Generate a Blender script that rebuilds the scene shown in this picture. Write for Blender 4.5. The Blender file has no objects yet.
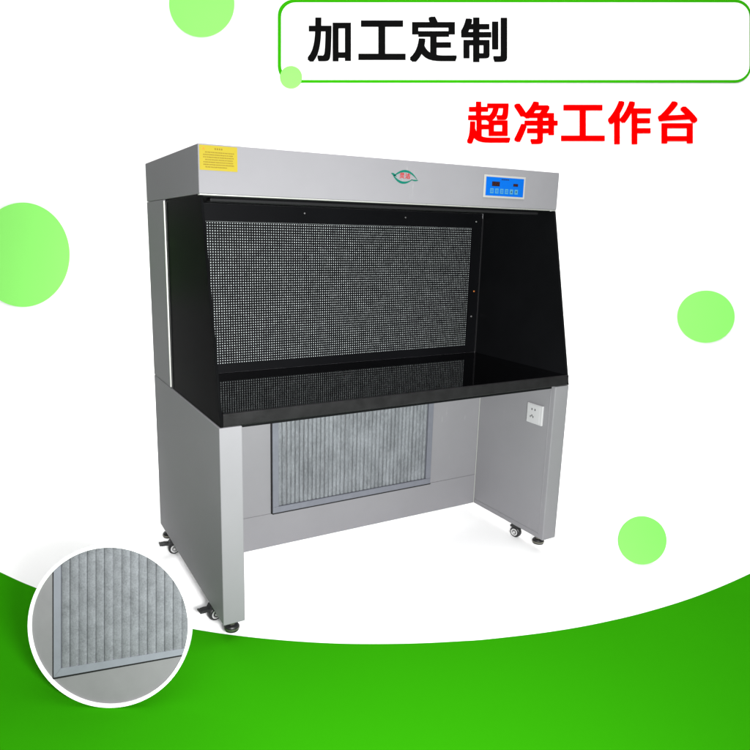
import bpy, bmesh, math, random
from mathutils import Vector, Matrix
random.seed(7)
S = bpy.context.scene
COL = S.collection
Z0 = -0.012                                   # floor reference shift of the survey

# ------------------------------------------------------------------ materials
def mat(name, base, rough=0.5, metal=0.0, spec=0.3, noise=None, bump=None, coat=0.0):
    m = bpy.data.materials.new(name); m.use_nodes = True
    nt = m.node_tree; b = nt.nodes['Principled BSDF']
    b.inputs['Base Color'].default_value = (*base, 1)
    b.inputs['Roughness'].default_value = rough
    b.inputs['Metallic'].default_value = metal
    b.inputs['Specular IOR Level'].default_value = spec
    b.inputs['Coat Weight'].default_value = coat
    tc = nt.nodes.new('ShaderNodeTexCoord')
    if noise:
        scale, amt, rvar = noise
        n = nt.nodes.new('ShaderNodeTexNoise'); n.inputs['Scale'].default_value = scale
        n.inputs['Detail'].default_value = 6; n.inputs['Roughness'].default_value = 0.65
        nt.links.new(tc.outputs['Object'], n.inputs['Vector'])
        r = nt.nodes.new('ShaderNodeValToRGB')
        r.color_ramp.elements[0].position = 0.3; r.color_ramp.elements[1].position = 0.7
        r.color_ramp.elements[0].color = (*[c*(1-amt) for c in base], 1)
        r.color_ramp.elements[1].color = (*[min(1, c*(1+amt)) for c in base], 1)
        nt.links.new(n.outputs['Fac'], r.inputs['Fac']); nt.links.new(r.outputs['Color'], b.inputs['Base Color'])
        if rvar:
            mr = nt.nodes.new('ShaderNodeMapRange')
            mr.inputs['To Min'].default_value = max(0.02, rough-rvar); mr.inputs['To Max'].default_value = rough+rvar
            nt.links.new(n.outputs['Fac'], mr.inputs['Value']); nt.links.new(mr.outputs['Result'], b.inputs['Roughness'])
    if bump:
        n2 = nt.nodes.new('ShaderNodeTexNoise'); n2.inputs['Scale'].default_value = bump[0]; n2.inputs['Detail'].default_value = 3
        nt.links.new(tc.outputs['Object'], n2.inputs['Vector'])
        bp = nt.nodes.new('ShaderNodeBump'); bp.inputs['Strength'].default_value = bump[1]; bp.inputs['Distance'].default_value = bump[2]
        nt.links.new(n2.outputs['Fac'], bp.inputs['Height']); nt.links.new(bp.outputs['Normal'], b.inputs['Normal'])
    return m

def media_mat(name, base, sc):
    """grey fibrous filter cloth: blotches of dust and fine fibres"""
    m = bpy.data.materials.new(name); m.use_nodes = True
    nt = m.node_tree; b = nt.nodes['Principled BSDF']
    b.inputs['Roughness'].default_value = 0.95; b.inputs['Specular IOR Level'].default_value = 0.05
    tc = nt.nodes.new('ShaderNodeTexCoord')
    def noise(scale, vs, det):
        mp = nt.nodes.new('ShaderNodeMapping'); mp.inputs['Scale'].default_value = vs
        nt.links.new(tc.outputs['Object'], mp.inputs['Vector'])
        n = nt.nodes.new('ShaderNodeTexNoise'); n.inputs['Scale'].default_value = scale; n.inputs['Detail'].default_value = det
        n.inputs['Roughness'].default_value = 0.7
        nt.links.new(mp.outputs['Vector'], n.inputs['Vector']); return n
    a = noise(14*sc, (1, 1, .6), 6); c = noise(160*sc, (1, 1, .55), 3)
    mx = nt.nodes.new('ShaderNodeMath'); mx.operation = 'MULTIPLY_ADD'
    mx.inputs[1].default_value = 0.55; nt.links.new(a.outputs['Fac'], mx.inputs[0])
    m2 = nt.nodes.new('ShaderNodeMath'); m2.operation = 'MULTIPLY'; m2.inputs[1].default_value = 0.45
    nt.links.new(c.outputs['Fac'], m2.inputs[0]); nt.links.new(m2.outputs[0], mx.inputs[2])
    r = nt.nodes.new('ShaderNodeValToRGB')
    r.color_ramp.elements[0].position = 0.36; r.color_ramp.elements[1].position = 0.64
    r.color_ramp.elements[0].color = (*[x*.68 for x in base], 1); r.color_ramp.elements[1].color = (*[x*1.25 for x in base], 1)
    nt.links.new(mx.outputs[0], r.inputs['Fac']); nt.links.new(r.outputs['Color'], b.inputs['Base Color'])
    bp = nt.nodes.new('ShaderNodeBump'); bp.inputs['Strength'].default_value = 0.4; bp.inputs['Distance'].default_value = 0.002
    nt.links.new(c.outputs['Fac'], bp.inputs['Height']); nt.links.new(bp.outputs['Normal'], b.inputs['Normal'])
    return m

def brushed(name, base, rough, axis_scale):
    m = bpy.data.materials.new(name); m.use_nodes = True
    nt = m.node_tree; b = nt.nodes['Principled BSDF']
    b.inputs['Metallic'].default_value = 1; b.inputs['Base Color'].default_value = (*base, 1)
    tc = nt.nodes.new('ShaderNodeTexCoord'); mp = nt.nodes.new('ShaderNodeMapping'); mp.inputs['Scale'].default_value = axis_scale
    nt.links.new(tc.outputs['Object'], mp.inputs['Vector'])
    n = nt.nodes.new('ShaderNodeTexNoise'); n.inputs['Scale'].default_value = 60; n.inputs['Detail'].default_value = 4
    nt.links.new(mp.outputs['Vector'], n.inputs['Vector'])
    mr = nt.nodes.new('ShaderNodeMapRange'); mr.inputs['To Min'].default_value = rough*.7; mr.inputs['To Max'].default_value = rough*1.4
    nt.links.new(n.outputs['Fac'], mr.inputs['Value']); nt.links.new(mr.outputs['Result'], b.inputs['Roughness'])
    return m

M = dict(
    paint=mat('powder_coat_grey', (.186, .184, .195), .55, 0, .15, noise=(2.4, .045, .10), bump=(900, .12, .0006)),
    black=mat('black_steel', (.0035, .0037, .0042), .42, 0, .08, noise=(2.2, .25, .06)),
    plate=mat('black_perforated_plate', (.0028, .003, .0036), .5, 0, .06, noise=(3, .2, .05)),
    acrylic=mat('smoked_side_panel', (.0032, .0034, .0036), .3, 0, .002, noise=(4, .3, .06)),
    backing=mat('white_filter_backing', (.46, .5, .5), .9, 0, .1, noise=(26, .3, 0)),
    steel=brushed('worktop_steel', (.14, .14, .145), .05, (.12, .12, .12)),
    lip=mat('worktop_lip_steel', (.0095, .0093, .0099), .4, 0, .15, noise=(18, .35, .1)),
    trim=mat('bright_edge_trim', (.55, .56, .53), .35, .6, .4),
    gasket=mat('black_gasket', (.01, .01, .011), .7, 0, .2),
    frame=mat('filter_frame_aluminium', (.14, .146, .172), .5, .2, .3, noise=(30, .06, .05)),
    frame_lightened=mat('frame_aluminium_lightened', (.195, .205, .235), .5, .1, .2, noise=(20, .06, .05)),  # filter frame aluminium, lightened to make up for weaker flash on the sample
    media=media_mat('filter_cloth', (.155, .165, .177), 1.0),
    media_big=media_mat('filter_cloth_sample', (.152, .16, .172), 1.4),
    socket=mat('socket_plastic', (.41, .41, .42), .4, 0, .3),
    dark=mat('dark_hole', (.01, .01, .01), .6, 0, .2),
    rubber=mat('black_caster_plastic', (.012, .012, .013), .45, 0, .35, noise=(60, .25, .08)),
    hub=mat('caster_hub', (.5, .5, .5), .35, .3, .4),
    footm=mat('foot_steel', (.16, .155, .13), .4, .8, .4, noise=(90, .3, .1)),
    yellow=mat('yellow_sticker', (.27, .215, .012), .5, 0, .2),
    ink=mat('sticker_ink', (.16, .11, .012), .6, 0, .1),
    orange=mat('sticker_orange', (.4, .17, .02), .6, 0, .1),
    teal=mat('logo_teal', (.0, .10, .07), .5, 0, .2),
    redlogo=mat('logo_red', (.33, .015, .015), .5, 0, .2),
    blue=mat('panel_blue', (.0, .085, .40), .4, 0, .2),
    bezel=mat('panel_bezel', (.31, .31, .295), .45, 0, .3),
    lcd=mat('panel_window', (.012, .008, .008), .25, 0, .3),
    lcdred=mat('panel_digits_off', (.06, .008, .008), .4, 0, .2),
    key=mat('panel_key', (.05, .19, .3), .5, 0, .2),
    screw=mat('screw_metal', (.5, .5, .5), .35, 1, .5),
    lampm=mat('lamp_cover', (.012, .012, .013), .4, 0, .15),
    led=mat('amber_indicator', (.4, .12, .02), .3, 0, .4),
    white=mat('white_sweep', (.93, .93, .93), .95, 0, .0),
    green=mat('green_floor_vinyl', (.0195, .217, .0018), .9, 0, .0),
    lime=mat('lime_board', (.245, .75, .145), .9, 0, .0),
    lime_darkened=mat('lime_board_darkened', (.185, .575, .11), .9, 0, .0),  # same lime as the discs, darkened to offset stronger light at the floor
    line=mat('green_outline_paint', (.031, .335, .003), .9, 0, .0),
    inkblack=mat('black_lettering', (.004, .004, .004), .9, 0, .0),
    inkred=mat('red_lettering', (.95, .0, .0), .9, 0, .0),
    whiteboard=mat('white_board', (.93, .93, .93), .9, 0, .0),
    samplegrey=mat('sample_grey_panel', (.178, .176, .182), .6, 0, .2, noise=(12, .05, 0)),
)

def scuff(m):
    """thin handling marks: short pale streaks where two noises peak together"""
    nt = m.node_tree; b = nt.nodes['Principled BSDF']; old = b.inputs['Base Color'].links[0].from_socket
    tc = nt.nodes.new('ShaderNodeTexCoord'); facs = []
    for scale, vs, lo, hi in ((9, (9, 9, 1.3), .66, .74), (2.6, (1, 1, 1), .56, .64)):
        mp = nt.nodes.new('ShaderNodeMapping'); mp.inputs['Scale'].default_value = vs; mp.inputs['Rotation'].default_value = (.25, .15, 0)
        nt.links.new(tc.outputs['Object'], mp.inputs['Vector'])
        n = nt.nodes.new('ShaderNodeTexNoise'); n.inputs['Scale'].default_value = scale; n.inputs['Detail'].default_value = 3
        nt.links.new(mp.outputs['Vector'], n.inputs['Vector'])
        mr = nt.nodes.new('ShaderNodeMapRange'); mr.inputs['From Min'].default_value = lo; mr.inputs['From Max'].default_value = hi
        nt.links.new(n.outputs['Fac'], mr.inputs['Value']); facs.append(mr.outputs['Result'])
    mu = nt.nodes.new('ShaderNodeMath'); mu.operation = 'MULTIPLY'
    nt.links.new(facs[0], mu.inputs[0]); nt.links.new(facs[1], mu.inputs[1])
    sc = nt.nodes.new('ShaderNodeMath'); sc.operation = 'MULTIPLY'; sc.inputs[1].default_value = .3; nt.links.new(mu.outputs[0], sc.inputs[0])
    mx = nt.nodes.new('ShaderNodeMix'); mx.data_type = 'RGBA'; 
    ins = [q for q in mx.inputs if q.type == 'RGBA']; ins[1].default_value = (.3, .3, .3, 1)
    nt.links.new(sc.outputs[0], mx.inputs[0]); nt.links.new(old, ins[0])
    nt.links.new([q for q in mx.outputs if q.type == 'RGBA'][0], b.inputs['Base Color'])
scuff(M['paint'])

# ------------------------------------------------------------------ helpers
def link(name, bm, m, parent=None, matrix=None, smooth=False):
    me = bpy.data.meshes.new(name)
    bmesh.ops.recalc_face_normals(bm, faces=bm.faces)
    bm.to_mesh(me); bm.free()
    me.materials.append(m)
    if smooth:
        for p in me.polygons: p.use_smooth = True
    o = bpy.data.objects.new(name, me); COL.objects.link(o)
    if parent: o.parent = parent
    elif matrix: o.matrix_world = matrix
    return o
def empty(name, label, cat, matrix=None, group=None):
    o = bpy.data.objects.new(name, None); o.empty_display_size = .1; COL.objects.link(o)
    if matrix: o.matrix_world = matrix
    o['label'] = label; o['category'] = cat
    if group: o['group'] = group
    return o
def box(bm, x0, x1, y0, y1, z0, z1, bev=0.0, seg=2):
    vs = [bm.verts.new((x, y, z)) for x in (x0, x1) for y in (y0, y1) for z in (z0, z1)]
    fs = [(0, 1, 3, 2), (4, 6, 7, 5), (0, 4, 5, 1), (2, 3, 7, 6), (0, 2, 6, 4), (1, 5, 7, 3)]
    faces = [bm.faces.new([vs[i] for i in f]) for f in fs]
    if bev:
        ed = list({e for f in faces for e in f.edges})
        bmesh.ops.bevel(bm, geom=ed, offset=bev, segments=seg, affect='EDGES', profile=.5)
    return bm
def prism(bm, pts, axis, a0, a1, bev=0):
    """extrude 2-D polygon along axis 0/1/2 from a0 to a1"""
    def v(p, a):
        c = list(p); c.insert(axis, a); return bm.verts.new(c)
    A = [v(p, a0) for p in pts]; B = [v(p, a1) for p in pts]; n = len(pts)
    fs = [bm.faces.new(A), bm.faces.new(B[::-1])]
    for i in range(n): fs.append(bm.faces.new((A[i], A[(i+1) % n], B[(i+1) % n], B[i])))
    if bev:
        ed = list({e for f in fs for e in f.edges})
        bmesh.ops.bevel(bm, geom=ed, offset=bev, segments=2, affect='EDGES', profile=.5)
    return bm
def lathe(bm, prof, c, axis=2, n=32):
    """prof list of (r, h) revolved about axis through c"""
    rings = []
    ax = [(1, 2), (2, 0), (0, 1)][axis]
    for r, h in prof:
        ring = []
        for k in range(n):
            a = 2*math.pi*k/n; p = [0, 0, 0]
            p[axis] = c[axis]+h; p[ax[0]] = c[ax[0]]+r*math.cos(a); p[ax[1]] = c[ax[1]]+r*math.sin(a)
            ring.append(bm.verts.new(p))
        rings.append(ring)
    for i in range(len(rings)-1):
        for k in range(n):
            bm.faces.new((rings[i][k], rings[i][(k+1) % n], rings[i+1][(k+1) % n], rings[i+1][k]))
    bm.faces.new(rings[0]); bm.faces.new(rings[-1][::-1])
    return bm
def nb(): return bmesh.new()
def cbox(name, m, parent, *b, bev=0.0):
    return link(name, box(nb(), *b, bev=bev), m, parent)

# ------------------------------------------------------------------ survey of the bench (metres)
W, D, TL = 1.5, .887, .075
ZB, ZT, HB, H = .078, .760, 1.469, 1.616
YH, YP, YB, ZL = .15, .60, .463, .803

bench = empty('clean_bench', 'grey and black steel laminar flow bench with perforated back wall, standing on casters', 'clean bench')

# ---- legs (side panels)
for x0 in (0, W-TL):
    leg = link('side_leg', box(nb(), x0, x0+TL, 0, D, ZB, ZT-.001, bev=.003), M['paint'], bench)
    if x0 > 0:   # folded return edge on the inner face
        b = nb(); box(b, x0-.0022, x0+.004, .022, .0255, ZB+.02, ZT-.02, bev=.0008)
        box(b, x0-.0022, x0+.004, .026, YB-.004, ZB+.020, ZB+.0235, bev=.0008)
        link('fold_line', b, M['paint'], leg)
# ---- lower back panel
cbox('back_panel', M['paint'], bench, TL+.001, W-TL-.001, YB, YB+.02, .2256, ZT-.003, bev=.001)
cbox('kick_panel', M['paint'], bench, TL+.001, W-TL-.001, YB-.0012, YB+.02, ZB+.001, .2250, bev=.0012)
cbox('corner_bead', M['trim'], bench, W-TL-.0042, W-TL-.0012, YB-.004, YB-.0016, ZB+.003, ZT-.004, bev=.0008)
# ---- intake filter
filt = empty('intake_filter', '', ''); del filt['label']; del filt['category']; filt.parent = bench
FX0, FX1, FZ0, FZ1 = .360, 1.146, .231, .752
FY = YB-.016
b = nb()
for bx in ((FX0, FX1, FY, YB-.0015, FZ0, FZ0+.026), (FX0, FX0+.026, FY+.0002, YB-.0015, FZ0+.0262, FZ1), (FX1-.026, FX1, FY+.0002, YB-.0015, FZ0+.0262, FZ1)):
    box(b, *bx, bev=.0015)
link('filter_frame', b, M['frame'], filt)
b = nb(); box(b, FX0-.0035, FX0-.0003, YB-.010, YB-.0003, FZ0-.0045, FZ1); box(b, FX0-.0001, FX1+.004, YB-.012, YB-.0003, FZ0-.0065, FZ0-.0003)
box(b, FX1+.0003, FX1+.0035, YB-.010, YB-.0003, FZ0-.0001, FZ1)
link('filter_gasket', b, M['gasket'], filt)
PROF = [(0, -.016), (.055, -.0045), (.14, -.0012), (.3, .0004), (.5, .001), (.7, .0004), (.86, -.0012), (.945, -.0045)]
def pleats(x0, x1, n):
    out = []
    pitch = (x1-x0)/n
    for i in range(n):
        j = random.uniform(-.06, .06)*pitch if 0 < i else 0
        for u, h in PROF: out.append((x0+i*pitch+u*pitch+(j if u == 0 else j*.7), h+random.uniform(-.0004, .0004)))
    out.append((x1, -.016)); return out
pr = pleats(FX0+.026, FX1-.026, 38)
b = nb(); NZ = 16; rows = []
for k in range(NZ+1):
    z = FZ0+.027+(FZ1-FZ0-.027)*k/NZ
    rows.append([b.verts.new((x+random.uniform(-.0009, .0009), FY+.007-h, z)) for x, h in pr])
for k in range(NZ):
    for i in range(len(pr)-1): b.faces.new((rows[k][i], rows[k][i+1], rows[k+1][i+1], rows[k+1][i]))
link('pleated_media', b, M['media'], filt)

# ---- worktop
wt = link('worktop', box(nb(), .013, W-.013, .0115, YP-.0004, ZL-.004, ZL, bev=.0003), M['steel'], bench)
link('front_lip', box(nb(), .013, W-.006, -.001, .011, ZT+.0015, ZL+.0003, bev=.003), M['lip'], wt)
cbox('underframe', M['black'], bench, TL+.002, W-TL-.002, .02, YB-.02, ZT-.012, ZT+.03)

# ---- rear plenum box, hood
b = nb(); box(b, 0, W, YP+.008, D, ZT+.0012, HB-.0012, bev=.002)
pl = link('plenum_cabinet', b, M['paint'], bench)
cbox('edge_trim', M['trim'], pl, -.0015, .004, YP+.0005, YP+.0075, ZT+.004, HB-.006, bev=.001)
hood = link('hood', box(nb(), 0, W, YH, D, HB, H, bev=.003), M['paint'], bench)
cbox('hood_lip', M['trim'], hood, .002, W-.002, YH+.0012, YH+.02, HB-.004, HB-.0003, bev=.0008)
cbox('ceiling_panel', M['black'], hood, .014, W-.014, YH+.0225, YP-.002, HB-.008, HB-.001)
cbox('lamp_cover', M['lampm'], hood, .05, W-.05, YH+.05, YH+.10, HB-.020, HB-.0085, bev=.004)

# ---- side panels (trapezoid with slanting front edge)
for x0, x1, nm in ((.0035, .0125, 'L'), (W-.0125, W-.0035, 'R')):
    q = [(-.003, ZT+.0015), (YP-.012, ZT+.0015), (YP-.012, HB-.001), (YH-.010, HB-.001)]
    if nm == 'L': q = [(-.003, ZT+.0015), (YP-.014, ZT+.0015), (YP-.014, HB-.0045), (YH+.0005, HB-.0045)]
    else: q = [(-.003, ZT+.0015), (YP-.004, ZT+.0015), (YP-.004, HB-.0045), (YH+.0005, HB-.0045)]
    sp = link('side_panel', prism(nb(), q, 0, x0, x1, bev=.0012), M['acrylic'] if nm == 'L' else M['black'], bench)
    if nm == 'L':
        cbox('seal', M['gasket'], sp, .005, .012, YP-.0135, YP, ZT+.002, HB-.006)
        cbox('clip_rail', M['lampm'], sp, .0015, .0033, YP-.026, YP-.018, ZT+.006, HB-.012, bev=.0006)
    else:
        cbox('corner_strip', M['lampm'], sp, x0-.004, x0-.0003, YP-.010, YP-.0045, ZL+.002, HB-.03, bev=.001)

# ---- perforated back wall: real square holes over white filter media
bw = None
PX0, PX1, PZ0, PZ1, PT = .075, 1.429, .838, 1.394, .010
nx = round((PX1-PX0)/PT); nz = round((PZ1-PZ0)/PT); px = (PX1-PX0)/nx; pz = (PZ1-PZ0)/nz; hh = .00205
V = []; F = []
grid = [[None]*(nx+1) for _ in range(nz+1)]
for k in range(nz+1):
    for i in range(nx+1):
        grid[k][i] = len(V); V.append((PX0+i*px, YP, PZ0+k*pz))
for k in range(nz):
    for i in range(nx):
        cx, cz = PX0+(i+.5)*px, PZ0+(k+.5)*pz
        a, bq, c, d = grid[k][i], grid[k][i+1], grid[k+1][i+1], grid[k+1][i]
        n = len(V); hh = .00205*random.uniform(.93, 1.07)
        for dy in (0, .0012):
            V += [(cx-hh, YP+dy, cz-hh), (cx+hh, YP+dy, cz-hh), (cx+hh, YP+dy, cz+hh), (cx-hh, YP+dy, cz+hh)]
        o4 = (a, bq, c, d)
        for s in range(4):
            t = (s+1) % 4
            F.append((o4[s], o4[t], n+t, n+s)); F.append((n+s, n+t, n+4+t, n+4+s))
me = bpy.data.meshes.new('perforated_plate'); me.from_pydata(V, [], F); me.update(); me.materials.append(M['plate'])
bw = bpy.data.objects.new('perforated_plate', me); COL.objects.link(bw); bw.parent = bench
b = nb()
for q in ((.0128, PX0-.0003, .0, ZL, HB), (PX1+.0003, W-.0128, 0, ZL, HB), (PX0, PX1, 0, PZ1+.0003, HB), (PX0, PX1, 0, ZL, PZ0-.0003)):
    box(b, q[0], q[1], YP-.0002, YP+.004, q[3]+.0005, q[4]-.0085 if q[4] == HB else q[4])
link('plate_border', b, M['plate'], bench)
cbox('filter_backing', M['backing'], bench, PX0-.004, PX1+.004, YP+.0042, YP+.0072, PZ0-.004, PZ1+.004)
for x, z in ((.566, 1.436), (1.056, 1.433), (1.452, 1.425), (1.462, 1.10), (1.455, .98)):
    link('screw', lathe(nb(), [(.0042, 0), (.0042, -.001), (.003, -.0022), (.001, -.0025)], (x, YP-.0004, z), axis=1, n=14), M['screw'] if z != 1.10 else M['led'], bench)

# ---- yellow sticker
st = link('warning_sticker', box(nb(), .004, .1245, YH-.0007, YH-.0001, 1.539, H-.004), M['yellow'], hood)
b = nb(); yk = (YH-.0011, YH-.0008)
for k in range(7):
    z = 1.592-k*.0072; x = .016+(.006 if k % 3 == 0 else 0)
    end = .113-(.045*random.random() if k in (3, 6) else .004*random.random())
    while x < end:
        w = random.uniform(.002, .0042); box(b, x, x+w, *yk, z-.0014-random.random()*.0006, z+.0014); x += w+random.uniform(.0008, .0018)
for k in range(4): box(b, .052+k*.0068, .056+k*.0068, *yk, 1.600, 1.605)
link('sticker_text', b, M['ink'], st)
b = nb(); prism(b, [(.012, 1.599), (.0225, 1.599), (.01725, 1.608)], 1, *yk); link('sticker_triangle', b, M['orange'], st)

# ---- glyph helper (built-in font) -----------------------------------------
def glyph(name, ch, x0, x1, y0, y1, depth, m, parent, off=.02, place=None):
    """character fitted to a rectangle in the local XY plane, extruded by depth along +Z"""
    cu = bpy.data.curves.new('t', 'FONT'); cu.body = ch; cu.size = 1; cu.resolution_u = 6
    cu.extrude = .05
    ob = bpy.data.objects.new('t', cu); COL.objects.link(ob)
    dg = bpy.context.evaluated_depsgraph_get(); dg.update()
    me = bpy.data.meshes.new_from_object(ob.evaluated_get(dg))
    bpy.data.objects.remove(ob); bpy.data.curves.remove(cu)
    me.name = name
    if off:                                     # heavier stroke: shifted layers, each a hair in front of the last
        base = bmesh.new(); base.from_mesh(me); allb = bmesh.new(); k = 0
        for dx, dy in ((0, 0), (1, 0), (-1, 0), (0, 1), (0, -1), (1, 1), (-1, 1), (1, -1), (-1, -1)):
            t = base.copy()
            for v in t.verts: v.co.x += dx*off; v.co.y += dy*off*.8; v.co.z += .0021*k
            tm = bpy.data.meshes.new('t'); t.to_mesh(tm); allb.from_mesh(tm); t.free(); bpy.data.meshes.remove(tm); k += 1
        allb.to_mesh(me); base.free(); allb.free()
    xs = [v.co.x for v in me.vertices]; ys = [v.co.y for v in me.vertices]
    mx0, mx1, my0, my1 = min(xs), max(xs), min(ys), max(ys)
    for v in me.vertices:
        X = x0+(v.co.x-mx0)/(mx1-mx0)*(x1-x0); Y = y0+(v.co.y-my0)/(my1-my0)*(y1-y0)
        Zz = depth*(v.co.z+.05)/.1
        v.co = place(X, Y, Zz) if place else (X, Y, Zz)
    me.materials.clear(); me.materials.append(m)
    o = bpy.data.objects.new(name, me); COL.objects.link(o); o.parent = parent
    return o

# ---- logo: teal fish-like outline round two red characters
lg = empty('maker_emblem', '', ''); del lg['label']; del lg['category']; lg.parent = hood
def stroke(pts, ws):
    """tapering ribbon in the hood front plane"""
    b = nb(); L = []; R_ = []
    for i, p in enumerate(pts):
        a = pts[max(0, i-1)]; c = pts[min(len(pts)-1, i+1)]
        d = Vector((c[0]-a[0], c[1]-a[1])).normalized(); n = Vector((-d.y, d.x))*ws[i]
        L.append((p[0]+n.x, p[1]+n.y)); R_.append((p[0]-n.x, p[1]-n.y))
    prism(b, L+R_[::-1], 1, YH-.0009, YH-.0001); return b
def arc(p0, p1, p2, n=12):
    return [((1-t)**2*p0[0]+2*t*(1-t)*p1[0]+t*t*p2[0], (1-t)**2*p0[1]+2*t*(1-t)*p1[1]+t*t*p2[1]) for t in [i/n for i in range(n+1)]]
tw = lambda a, n=12: [max(.0004, a*math.sin(math.pi*min(1, .12+.83*i/n))) for i in range(n+1)]
link('emblem_curve', stroke(arc((.704, 1.560), (.757, 1.601), (.802, 1.552)), tw(.0040)), M['teal'], lg)
link('emblem_curve', stroke(arc((.700, 1.562), (.735, 1.521), (.782, 1.552)), tw(.0041)), M['teal'], lg)
link('emblem_curve', stroke(arc((.692, 1.568), (.702, 1.566), (.714, 1.558)), tw(.0036)), M['teal'], lg)
link('emblem_curve', stroke(arc((.806, 1.550), (.792, 1.547), (.776, 1.551)), tw(.0024)), M['teal'], lg)
hp = lambda x, y, z: (x, YH-.0002-z, y)
for ch, a in (('灵', .7265), ('洁', .7505)):
    glyph('emblem_character', ch, a, a+.0215, 1.553, 1.572, .001, M['redlogo'], lg, off=.017, place=hp)

# ---- control panel
cp = link('control_panel', box(nb(), 1.108, 1.316, YH-.004, YH-.0002, 1.5035, 1.588, bev=.0015), M['bezel'], hood)
link('panel_face', box(nb(), 1.117, 1.307, YH-.0048, YH-.0041, 1.511, 1.5805), M['blue'], cp)
for x0, x1, z0, z1 in ((1.146, 1.184, 1.547, 1.564), (1.253, 1.277, 1.550, 1.560)):
    d = link('display_window', box(nb(), x0, x1, YH-.0056, YH-.0049, z0, z1), M['lcd'], cp)
    b = nb(); w = (x1-x0)/3.2
    for k in range(3):
        xx = x0+.002+k*w
        for q in ((0, w*.55, .003, .0042), (0, w*.55, (z1-z0)/2-.0006, (z1-z0)/2+.0006), (0, w*.55, z1-z0-.0042, z1-z0-.003), (0, .001, .0044, (z1-z0)/2-.0008), (w*.55-.001, w*.55, (z1-z0)/2+.0008, z1-z0-.0044)):
            box(b, xx+q[0], xx+q[1], YH-.0060, YH-.0057, z0+q[2], z0+q[3])
    link('display_digits', b, M['lcdred'], d)
for k in range(6):
    x = 1.1385+k*.0246
    kb = link('key', box(nb(), x, x+.0165, YH-.0058, YH-.0049, 1.520, 1.5385, bev=.0003), M['key'], cp)
    if k > 3:
        s = 1 if k == 4 else -1
        b = nb(); prism(b, [(x+.0045, 1.529-.003*s), (x+.012, 1.529-.003*s), (x+.00825, 1.529+.004*s)], 1, YH-.0062, YH-.0059); link('key_arrow', b, M['dark'], kb)
    else:
        b = nb()
        for q in range(2): box(b, x+.003, x+.0135, YH-.0062, YH-.0059, 1.5245+q*.006, 1.5275+q*.006)
        link('key_mark', b, M['blue'], kb)
b = nb()
for k in range(7): box(b, 1.192+k*.0056, 1.1962+k*.0056, YH-.0054, YH-.0049, 1.5715, 1.5748)
link('panel_title', b, M['lcd'], cp)

# ---- wall socket on the inner face of the right leg
XS = W-TL
so = link('power_socket', box(nb(), XS-.009, XS-.0003, .053, .143, .578, .664, bev=.002), M['socket'], bench)
link('socket_insert', box(nb(), XS-.0105, XS-.0092, .067, .140, .583, .659, bev=.0006), M['socket'], so)
b = nb()
for y, z, w, h in ((.112, .640, .0022, .008), (.094, .640, .0022, .008), (.110, .612, .002, .009), (.118, .607, .002, .008), (.102, .607, .002, .008)):
    box(b, XS-.0112, XS-.0106, y-w, y+w, z-h/2, z+h/2)
link('socket_slots', b, M['dark'], so)

# ---- casters and levelling feet (coordinates local to each caster, then copied)
def caster_parts(parent):
    def link_m(name, b, m, p, smooth=False):
        for v in b.verts: v.co.x = -v.co.x
        return link(name, b, m, p, smooth=smooth)
    cs = empty('caster', '', ''); del cs['label']; del cs['category']; cs.parent = parent
    b = nb(); lathe(b, [(.012, -.006), (.0205, -.006), (.0245, -.003), (.0255, .0), (.0255, .014), (.0245, .017), (.0205, .02), (.012, .02)], (0, 0, .0255), axis=0, n=36)
    # twin tread
    wh = link_m('wheel', b, M['rubber'], cs, smooth=False)
    b = nb(); lathe(b, [(.0165, -.0072), (.0165, -.0082), (.0125, -.0088), (.011, -.0072)], (0, 0, .0255), axis=0, n=28); link_m('hub_ring', b, M['hub'], wh)
    b = nb(); lathe(b, [(.006, -.0072), (.0055, -.0105), (.002, -.0112)], (0, 0, .0255), axis=0, n=16); link_m('axle_cap', b, M['hub'], wh)
    b = nb()
    prism(b, [(-.012, .030), (.010, .0175), (.014, .024), (.020, .052), (.018, .062), (-.016, .062), (-.022, .05)], 0, .0215, .025, bev=.001)
    prism(b, [(-.022, .047), (.018, .050), (.020, .052), (.018, .064), (-.016, .064), (-.024, .054)], 0, -.008, .021, bev=.001)
    link_m('fork', b, M['rubber'], cs)
    b = nb(); prism(b, [(-.056, .052), (-.054, .0475), (-.03, .047), (-.018, .046), (-.016, .0545), (-.040, .0575), (-.054, .0575)], 0, -.011, .016, bev=.0015)
    box(b, -.013, .018, -.062, -.0545, .0495, .0575, bev=.002); link_m('brake_lever', b, M['rubber'], cs)
    b = nb(); lathe(b, [(.017, .0645), (.017, .068), (.006, .0682), (.006, .0785)], (.007, .0, 0), axis=2, n=24); link_m('swivel_stem', b, M['rubber'], cs)
    return cs
def copy_tree(o, parent):
    c = o.copy(); COL.objects.link(c); c.parent = parent
    for ch in list(o.children): copy_tree(ch, c)
    return c
cs0 = caster_parts(bench)
cs0.location = (.024, .168, 0); cs0.rotation_euler = (0, 0, math.radians(-82))
for x, y, rz in ((.020, .730, -95), (1.462, .205, -165), (1.462, .735, 80)):
    c = copy_tree(cs0, bench); c.location = (x, y, 0); c.rotation_euler = (0, 0, math.radians(rz))
    if x > 1:                                   # the casters on the right carry no brake
        for k in list(c.children):
            if k.name.startswith('brake_lever'): bpy.data.objects.remove(k)
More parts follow.
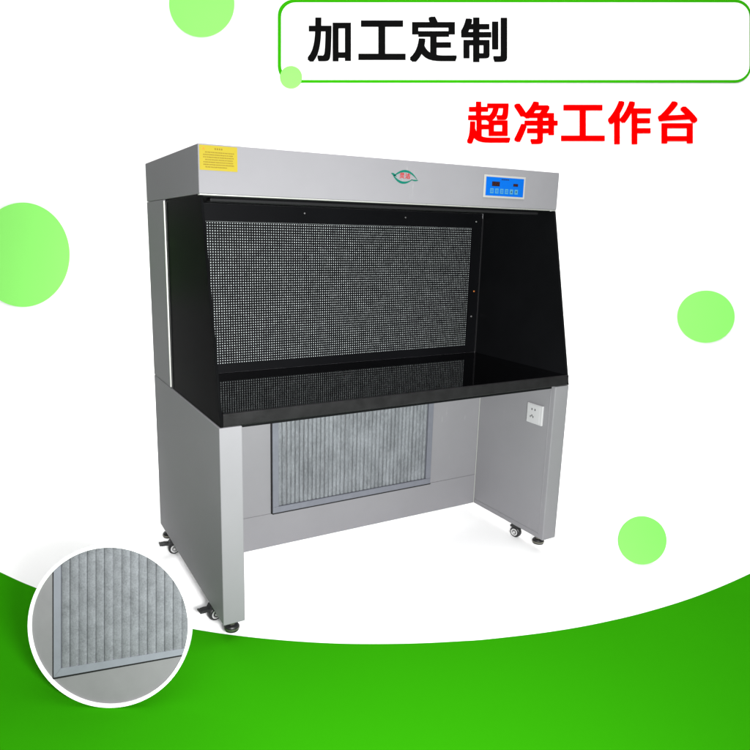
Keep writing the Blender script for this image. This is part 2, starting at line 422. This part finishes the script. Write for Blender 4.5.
def foot():
    fo = empty('levelling_foot', '', ''); del fo['label']; del fo['category']; fo.parent = bench
    b = nb(); lathe(b, [(.019, .0335), (.0235, .035), (.0245, .039), (.0245, .050), (.022, .054), (.008, .056)], (0, 0, 0), n=32); link('rubber_pad', b, M['rubber'], fo)
    b = nb(); lathe(b, [(.012, .0562), (.012, .064), (.0055, .0642), (.0055, .0785)], (0, 0, 0), n=6); link('foot_stem', b, M['footm'], fo)
    b = nb(); lathe(b, [(.0262, .0415), (.0262, .0475)], (0, 0, 0), n=32); link('foot_ring', b, M['footm'], fo)
    return fo
f0 = foot(); f0.location = (.040, .036, 0)
for x, y in ((.022, .835), (1.4625, .060), (1.4625, .84)):
    c = copy_tree(f0, bench); c.location = (x, y, 0)

# ------------------------------------------------------------------ studio: floor sweep, leaning backdrop, artwork
CAM = Vector((-.60246, -1.91350, 1.36367+Z0))
RT = Vector((.88101, -.47275, .01801)); UP = Vector((.08392, .19362, .97748)); FW = Vector((.46559, .85966, -.21025))
FPX, CX, CY = 661.907, 343.368, 377.592
DB = 4.25                                       # distance to the leaning backdrop
P0 = CAM+FW*DB
BM = Matrix((( RT.x, UP.x, -FW.x, P0.x), (RT.y, UP.y, -FW.y, P0.y), (RT.z, UP.z, -FW.z, P0.z), (0, 0, 0, 1)))   # backdrop frame: x along, y up its slope, z out of it
KB = DB/FPX
ax_ = lambda u: (u-CX)*KB
ay_ = lambda v: -(v-CY)*KB

# sweep: floor rising in a curve into the backdrop
hd = Vector((FW.x, FW.y, 0)).normalized()
b = nb(); cols = []
for s in (-6.0, -3, 0, 3, 6.0):
    base = P0+RT*s; base = base-UP*(base.z/UP.z)
    prof = [base-hd*9.0, base-hd*4, base-hd*2, base-hd*.7]
    A, Bq, Cq = base-hd*.5, base, base+UP*.5
    for i in range(13):
        t = i/12; prof.append(A*(1-t)**2+Bq*2*t*(1-t)+Cq*t*t)
    prof += [base+UP*1.2, base+UP*2.5, base+UP*5.2]
    for p in prof[:4]: p.z = 0
    cols.append([b.verts.new(p) for p in prof])
for i in range(len(cols)-1):
    for k in range(len(cols[0])-1): b.faces.new((cols[i][k], cols[i+1][k], cols[i+1][k+1], cols[i][k+1]))
fl = link('floor', b, M['white'], smooth=True); fl['kind'] = 'structure'

# green vinyl laid on the floor in front of the bench, its back edge one long curve
EDGE = [(-2.6, 5.3), (-1.6, 2.75), (-.98, 1.47), (-0.6452, 0.874), (-0.5297, 0.683), (-0.4062, 0.511), (-0.2888, 0.3658), (-0.1739, 0.246), (-0.0688, 0.1464), (0.0381, 0.0535), (0.1798, -0.0518), (0.3233, -0.1441), (0.457, -0.2163), (0.596, -0.2812), (0.725, -0.3333), (0.8256, -0.3698), (1.0434, -0.4318), (1.2464, -0.4732), (1.4788, -0.5023), (1.7557, -0.5148), (2.1058, -0.5017), (2.551, -0.4633), (3.4, -.33), (4.6, -.05)]
def catmull(P, n=10):
    out = []
    for i in range(len(P)-1):
        p0, p1, p2, p3 = P[max(0, i-1)], P[i], P[i+1], P[min(len(P)-1, i+2)]
        for k in range(n):
            t = k/n
            out.append(tuple(.5*((2*p1[j])+(-p0[j]+p2[j])*t+(2*p0[j]-5*p1[j]+4*p2[j]-p3[j])*t*t+(-p0[j]+3*p1[j]-3*p2[j]+p3[j])*t**3) for j in (0, 1)))
    return out+[P[-1]]
ce = catmull(EDGE)
b = nb(); prism(b, [p for p in ce if -1.5 < p[0] < 2.7]+[(2.7, -1.5), (-1.5, -1.5)], 2, .0005, .004)
gf = link('green_floor', b, M['green']); gf['kind'] = 'structure'

# lime discs on the backdrop
def disc(name, u, v, ru, rv, label, depth=.010, n=96, group='lime green discs'):
    b = nb(); cx, cy = ax_(u), ay_(v)
    pts = [(ru*KB*math.cos(2*math.pi*k/n), rv*KB*math.sin(2*math.pi*k/n)) for k in range(n)]
    prism(b, pts, 2, .004, depth)
    o = link(name, b, M['lime'], matrix=BM @ Matrix.Translation((cx, cy, 0)))
    o['label'] = label; o['category'] = 'wall disc'; o['group'] = group
    return o
disc('wall_disc', 202, 4.5, 32.5, 33, 'lime green disc cut by the top edge, above the yellow sticker')
disc('wall_disc', 23.5, 255, 46.5, 52, 'largest lime green disc, on the white backdrop left of the bench')
disc('wall_disc', 705.3, 316.8, 28.5, 26, 'lime green disc on the white backdrop right of the black side panel')
disc('wall_disc', 291.2, 78, 11, 11, 'smallest lime green disc, on the lower left corner of the outlined sign', depth=.014)

# outlined sign board with four black characters
sign = empty('headline_sign', 'white rounded sign with green outline and four black Chinese characters', 'sign', BM.copy())
def rrect(x0, x1, y0, y1, r, n=8):
    pts = []
    for cx, cy, a0 in ((x1-r, y1-r, 0), (x0+r, y1-r, 90), (x0+r, y0+r, 180), (x1-r, y0+r, 270)):
        for k in range(n+1):
            a = math.radians(a0+90*k/n); pts.append((cx+r*math.cos(a), cy+r*math.sin(a)))
    return pts
OX0, OX1, OY0, OY1 = ax_(278), ax_(750.5), ay_(83), ay_(.2)
outer = rrect(OX0, OX1, OY0, OY1, 16*KB); inner = rrect(ax_(281.2), ax_(748.8), ay_(80.6), ay_(3.0), 14.5*KB)
b = nb(); prism(b, [(.999*x if 0 else x, y) for x, y in rrect(ax_(279.5), ax_(749.8), ay_(82), ay_(1.2), 15*KB)], 2, .004, .007); link('sign_board', b, M['whiteboard'], sign)
b = nb(); n = len(outer)
vo = [[b.verts.new((p[0], p[1], z)) for p in q] for q, z in ((outer, .003), (outer, .0085), (inner, .0085), (inner, .0072))]
for i in range(3):
    for k in range(n): b.faces.new((vo[i][k], vo[i][(k+1) % n], vo[i+1][(k+1) % n], vo[i+1][k]))
link('sign_outline', b, M['line'], sign)
for ch, x0, x1, y0, y1 in (('加', 307.7, 351, 18.3, 62.7), ('工', 358.3, 405.5, 21.2, 60.6), ('定', 409.7, 456.7, 17.3, 62.7), ('制', 460.7, 506.8, 18.3, 62.7)):
    g = glyph('character', ch, ax_(x0), ax_(x1), ay_(y1), ay_(y0), .003, M['inkblack'], sign, off=.029, place=lambda X, Y, z: (X, Y, .0072+z))
red = empty('red_lettering', 'five large red Chinese characters on the white backdrop above the control panel', 'lettering', BM.copy())
for ch, x0, x1, y0, y1 in (('超', 466.8, 510.2, 102, 144.2), ('净', 514, 557.4, 101.8, 144.4), ('工', 560.8, 604.4, 105.2, 141.4), ('作', 607.6, 650.6, 101.3, 144.6), ('台', 657.6, 697, 101.6, 143.8)):
    glyph('character', ch, ax_(x0), ax_(x1), ay_(y1), ay_(y0), .004, M['inkred'], red, off=.026, place=lambda X, Y, z: (X, Y, .003+z))

# ---- free-standing easel boards: both lean back like the backdrop
def easel_frame(wx, wy, r_world):
    """local frame of a leaning round board whose lowest point rests on the floor at (wx, wy)"""
    c = Vector((wx, wy, .0045))+UP*r_world
    return Matrix(((RT.x, UP.x, -FW.x, c.x), (RT.y, UP.y, -FW.y, c.y), (RT.z, UP.z, -FW.z, c.z), (0, 0, 0, 1)))
def strut(parent, m, h, back, w):
    """rear prop from the board's back down to the floor"""
    b = nb(); mw = m.inverted()
    top = Vector((0, h, -.0195 if w > .015 else -.008)); tw_ = m @ top
    ft = tw_+Vector((hd.x, hd.y, 0))*back; ft.z = .006
    f = mw @ ft
    side = Vector((w, 0, 0)); d = Vector((0, 0, -.012))
    vs = [b.verts.new(p) for p in (top-side, top+side, top+side+d, top-side+d, f-side, f+side, f+side+d, f-side+d)]
    for q in ((0, 1, 2, 3), (4, 7, 6, 5), (0, 4, 5, 1), (1, 5, 6, 2), (2, 6, 7, 3), (3, 7, 4, 0)): b.faces.new([vs[i] for i in q])
    return link('prop', b, M['whiteboard'], parent)

# lime round board standing right of the bench
def floor_at(u, v, z=.0045):
    d = RT*((u-CX)/FPX)-UP*((v-CY)/FPX)+FW
    s = (z-CAM.z)/d.z
    return CAM+d*s, s
bp, bd = Vector((1.7646, -.2478, .0045)), None
bd = (bp-CAM).dot(FW); br = 24*bd/FPX
EM = easel_frame(bp.x, bp.y, br)
rb = empty('round_board', 'lime green round board propped upright on the white floor right of the bench', 'round board', EM, group='lime green discs')
b = nb(); prism(b, [(br*math.cos(2*math.pi*k/96), br*math.sin(2*math.pi*k/96)) for k in range(96)], 2, -.008, 0, bev=.0006); link('board', b, M['lime_darkened'], rb)
strut(rb, EM, .03, .06, .012)

# round framed filter sample standing front left
KS = None
sp_ = Vector((-.3874, -.1343, .0045))
sd = (sp_-CAM).dot(FW); KS = sd/FPX
R_OUT, R_IN = 81.8*KS, 78.5*KS
SM = easel_frame(sp_.x, sp_.y, R_OUT)
smp = empty('round_filter_sample', 'white rimmed round display of grey pleated filter, propped on the green floor', 'display', SM)
NC = 96
circ = lambda r: [(r*math.cos(2*math.pi*k/NC), r*math.sin(2*math.pi*k/NC)) for k in range(NC)]
b = nb(); co, ci = circ(R_OUT), circ(R_IN)
vo = [[b.verts.new((p[0], p[1], z)) for p in q] for q, z in ((ci, -.0195), (co, -.0195), (co, .0004), (ci, .0004))]
for i in range(4):
    for k in range(NC): b.faces.new((vo[i][k], vo[i][(k+1) % NC], vo[(i+1) % 4][(k+1) % NC], vo[(i+1) % 4][k]))
link('rim', b, M['whiteboard'], smp)
b = nb(); prism(b, circ(R_IN-.0004), 2, -.019, -.0165); link('backing_panel', b, M['gasket'], smp)
def clip(poly, r):
    C_ = circ(r)
    out = poly
    for k in range(NC):
        a, c = C_[k], C_[(k+1) % NC]
        inside = lambda p: (c[0]-a[0])*(p[1]-a[1])-(c[1]-a[1])*(p[0]-a[0]) >= 0
        res = []
        for i in range(len(out)):
            p, q = out[i], out[(i+1) % len(out)]
            ip, iq = inside(p), inside(q)
            if ip: res.append(p)
            if ip != iq:
                d1 = (c[0]-a[0])*(p[1]-a[1])-(c[1]-a[1])*(p[0]-a[0]); d2 = (c[0]-a[0])*(q[1]-a[1])-(c[1]-a[1])*(q[0]-a[0])
                t = d1/(d1-d2); res.append(tuple(p[j]+(q[j]-p[j])*t for j in range(len(p))))
        out = res
        if len(out) < 3: return []
    return out
gx = lambda u: (u-109.5)*KS
gy = lambda v: -(v-625.8)*KS
def low(u): return 678.8+(u-53.0)*(655.7-678.8)/(181.2-53.0)      # sloping lower edge of the filter
def plate(name, poly, z0, z1, m):
    q = clip([(gx(u), gy(v)) for u, v in poly], R_IN-.0006)
    area = sum(q[i][0]*q[(i+1) % len(q)][1]-q[(i+1) % len(q)][0]*q[i][1] for i in range(len(q)))
    b = nb(); prism(b, q, 2, z0, z1); return link(name, b, m, smp)
plate('grey_panel', [(20, 540), (20, 720), (51.7, 720), (51.7, 540)], -.0155, -.005, M['samplegrey'])
plate('grey_panel', [(51.8, low(51.8)+1.1), (51.8, 720), (195, 720), (195, low(195)+1.1)], -.0155, -.005, M['samplegrey'])
plate('gasket', [(51.9, 540), (51.9, low(51.9)+1.0), (53.3, low(53.3)+1.0), (53.3, 540)], -.0155, -.0038, M['gasket'])
plate('gasket', [(53.4, low(53.4)-1.0), (53.4, low(53.4)+1.0), (195, low(195)+1.0), (195, low(195)-.6)], -.0155, -.0038, M['gasket'])
plate('filter_frame', [(53.4, 540), (53.4, low(53.4)-1.1), (60.5, low(60.5)-9.0), (60.5, 540)], -.0155, -.0015, M['frame_lightened'])
plate('filter_frame', [(53.6, low(53.6)-1.1), (195, low(195)-.7), (195, low(195)-6.6), (60.7, low(60.7)-9.0)], -.0155, -.0012, M['frame_lightened'])
b = nb(); NPL = 15; X0 = 60.7
PR2 = [(0, -.0042), (.07, -.0015), (.16, -.0006), (.35, .0004), (.55, .0008), (.75, .0004), (.88, -.0006), (.95, -.0015)]
pp = []
for i in range(NPL):
    for u, h in PR2: pp.append((X0+(i+u)*8.62+(random.uniform(-.5, .5) if u == 0 else 0), h))
pp.append((X0+NPL*8.62, -.0042))
hgt = lambda h: -.0022+h
for i in range(len(pp)-1):
    (u0, h0), (u1, h1) = pp[i], pp[i+1]
    q = clip([(gx(u0), gy(540), hgt(h0)), (gx(u0), gy(low(u0)-8.9+(u0-60)*.018), hgt(h0)), (gx(u1), gy(low(u1)-8.9+(u1-60)*.018), hgt(h1)), (gx(u1), gy(540), hgt(h1))], R_IN-.0006)
    if len(q) >= 3:
        b.faces.new([b.verts.new(p) for p in q])
link('pleated_media', b, M['media_big'], smp)
strut(smp, SM, .05, .10, .02)

# ------------------------------------------------------------------ lamps
def area(name, loc, target, sx, sy, power, col=(1, 1, 1), spread=180):
    l = bpy.data.lights.new(name, 'AREA'); l.shape = 'RECTANGLE'; l.size = sx; l.size_y = sy; l.energy = power; l.color = col
    l.spread = math.radians(spread)
    o = bpy.data.objects.new(name, l); COL.objects.link(o); o.location = loc
    o.rotation_euler = (Vector(target)-Vector(loc)).to_track_quat('-Z', 'Y').to_euler()
    return o
area('flash', (-.30, -1.97, 1.17), (.75, .4, .95), .35, .25, 77, spread=130)
area('added_overhead_fill', (.75, -.9, 3.6), (.75, -.6, 0), 4.6, 2.6, 118)  # added fill with no known source, lifts the floor to white
area('added_backdrop_fill', tuple(P0-FW*1.3+UP*3.2), tuple(P0-UP*.3), 9.5, .8, 92)  # added fill above the frame, keeps the backdrop white
area('hidden_backdrop_fill', (.95, 1.25, .85), tuple(Vector((.95, 1.25, .85))+FW), 1.0, .8, 60)  # unseen fill added behind the bench to lift shadows on the backdrop
w = bpy.data.worlds.new('World'); S.world = w; w.use_nodes = True
w.node_tree.nodes['Background'].inputs['Color'].default_value = (1, 1, 1, 1)
w.node_tree.nodes['Background'].inputs['Strength'].default_value = .08

# ------------------------------------------------------------------ camera
cd = bpy.data.cameras.new('camera'); cam = bpy.data.objects.new('camera', cd); COL.objects.link(cam); S.camera = cam
cam.matrix_world = Matrix(((RT.x, UP.x, -FW.x, CAM.x), (RT.y, UP.y, -FW.y, CAM.y), (RT.z, UP.z, -FW.z, CAM.z), (0, 0, 0, 1)))
cd.sensor_width = 36; cd.lens = FPX/750*36
cd.shift_x = (375-CX)/750; cd.shift_y = (CY-375)/750
cd.clip_start = .05; cd.clip_end = 100
S.view_settings.view_transform = 'Standard'; S.view_settings.look = 'None'; S.view_settings.exposure = 0; S.view_settings.gamma = 1
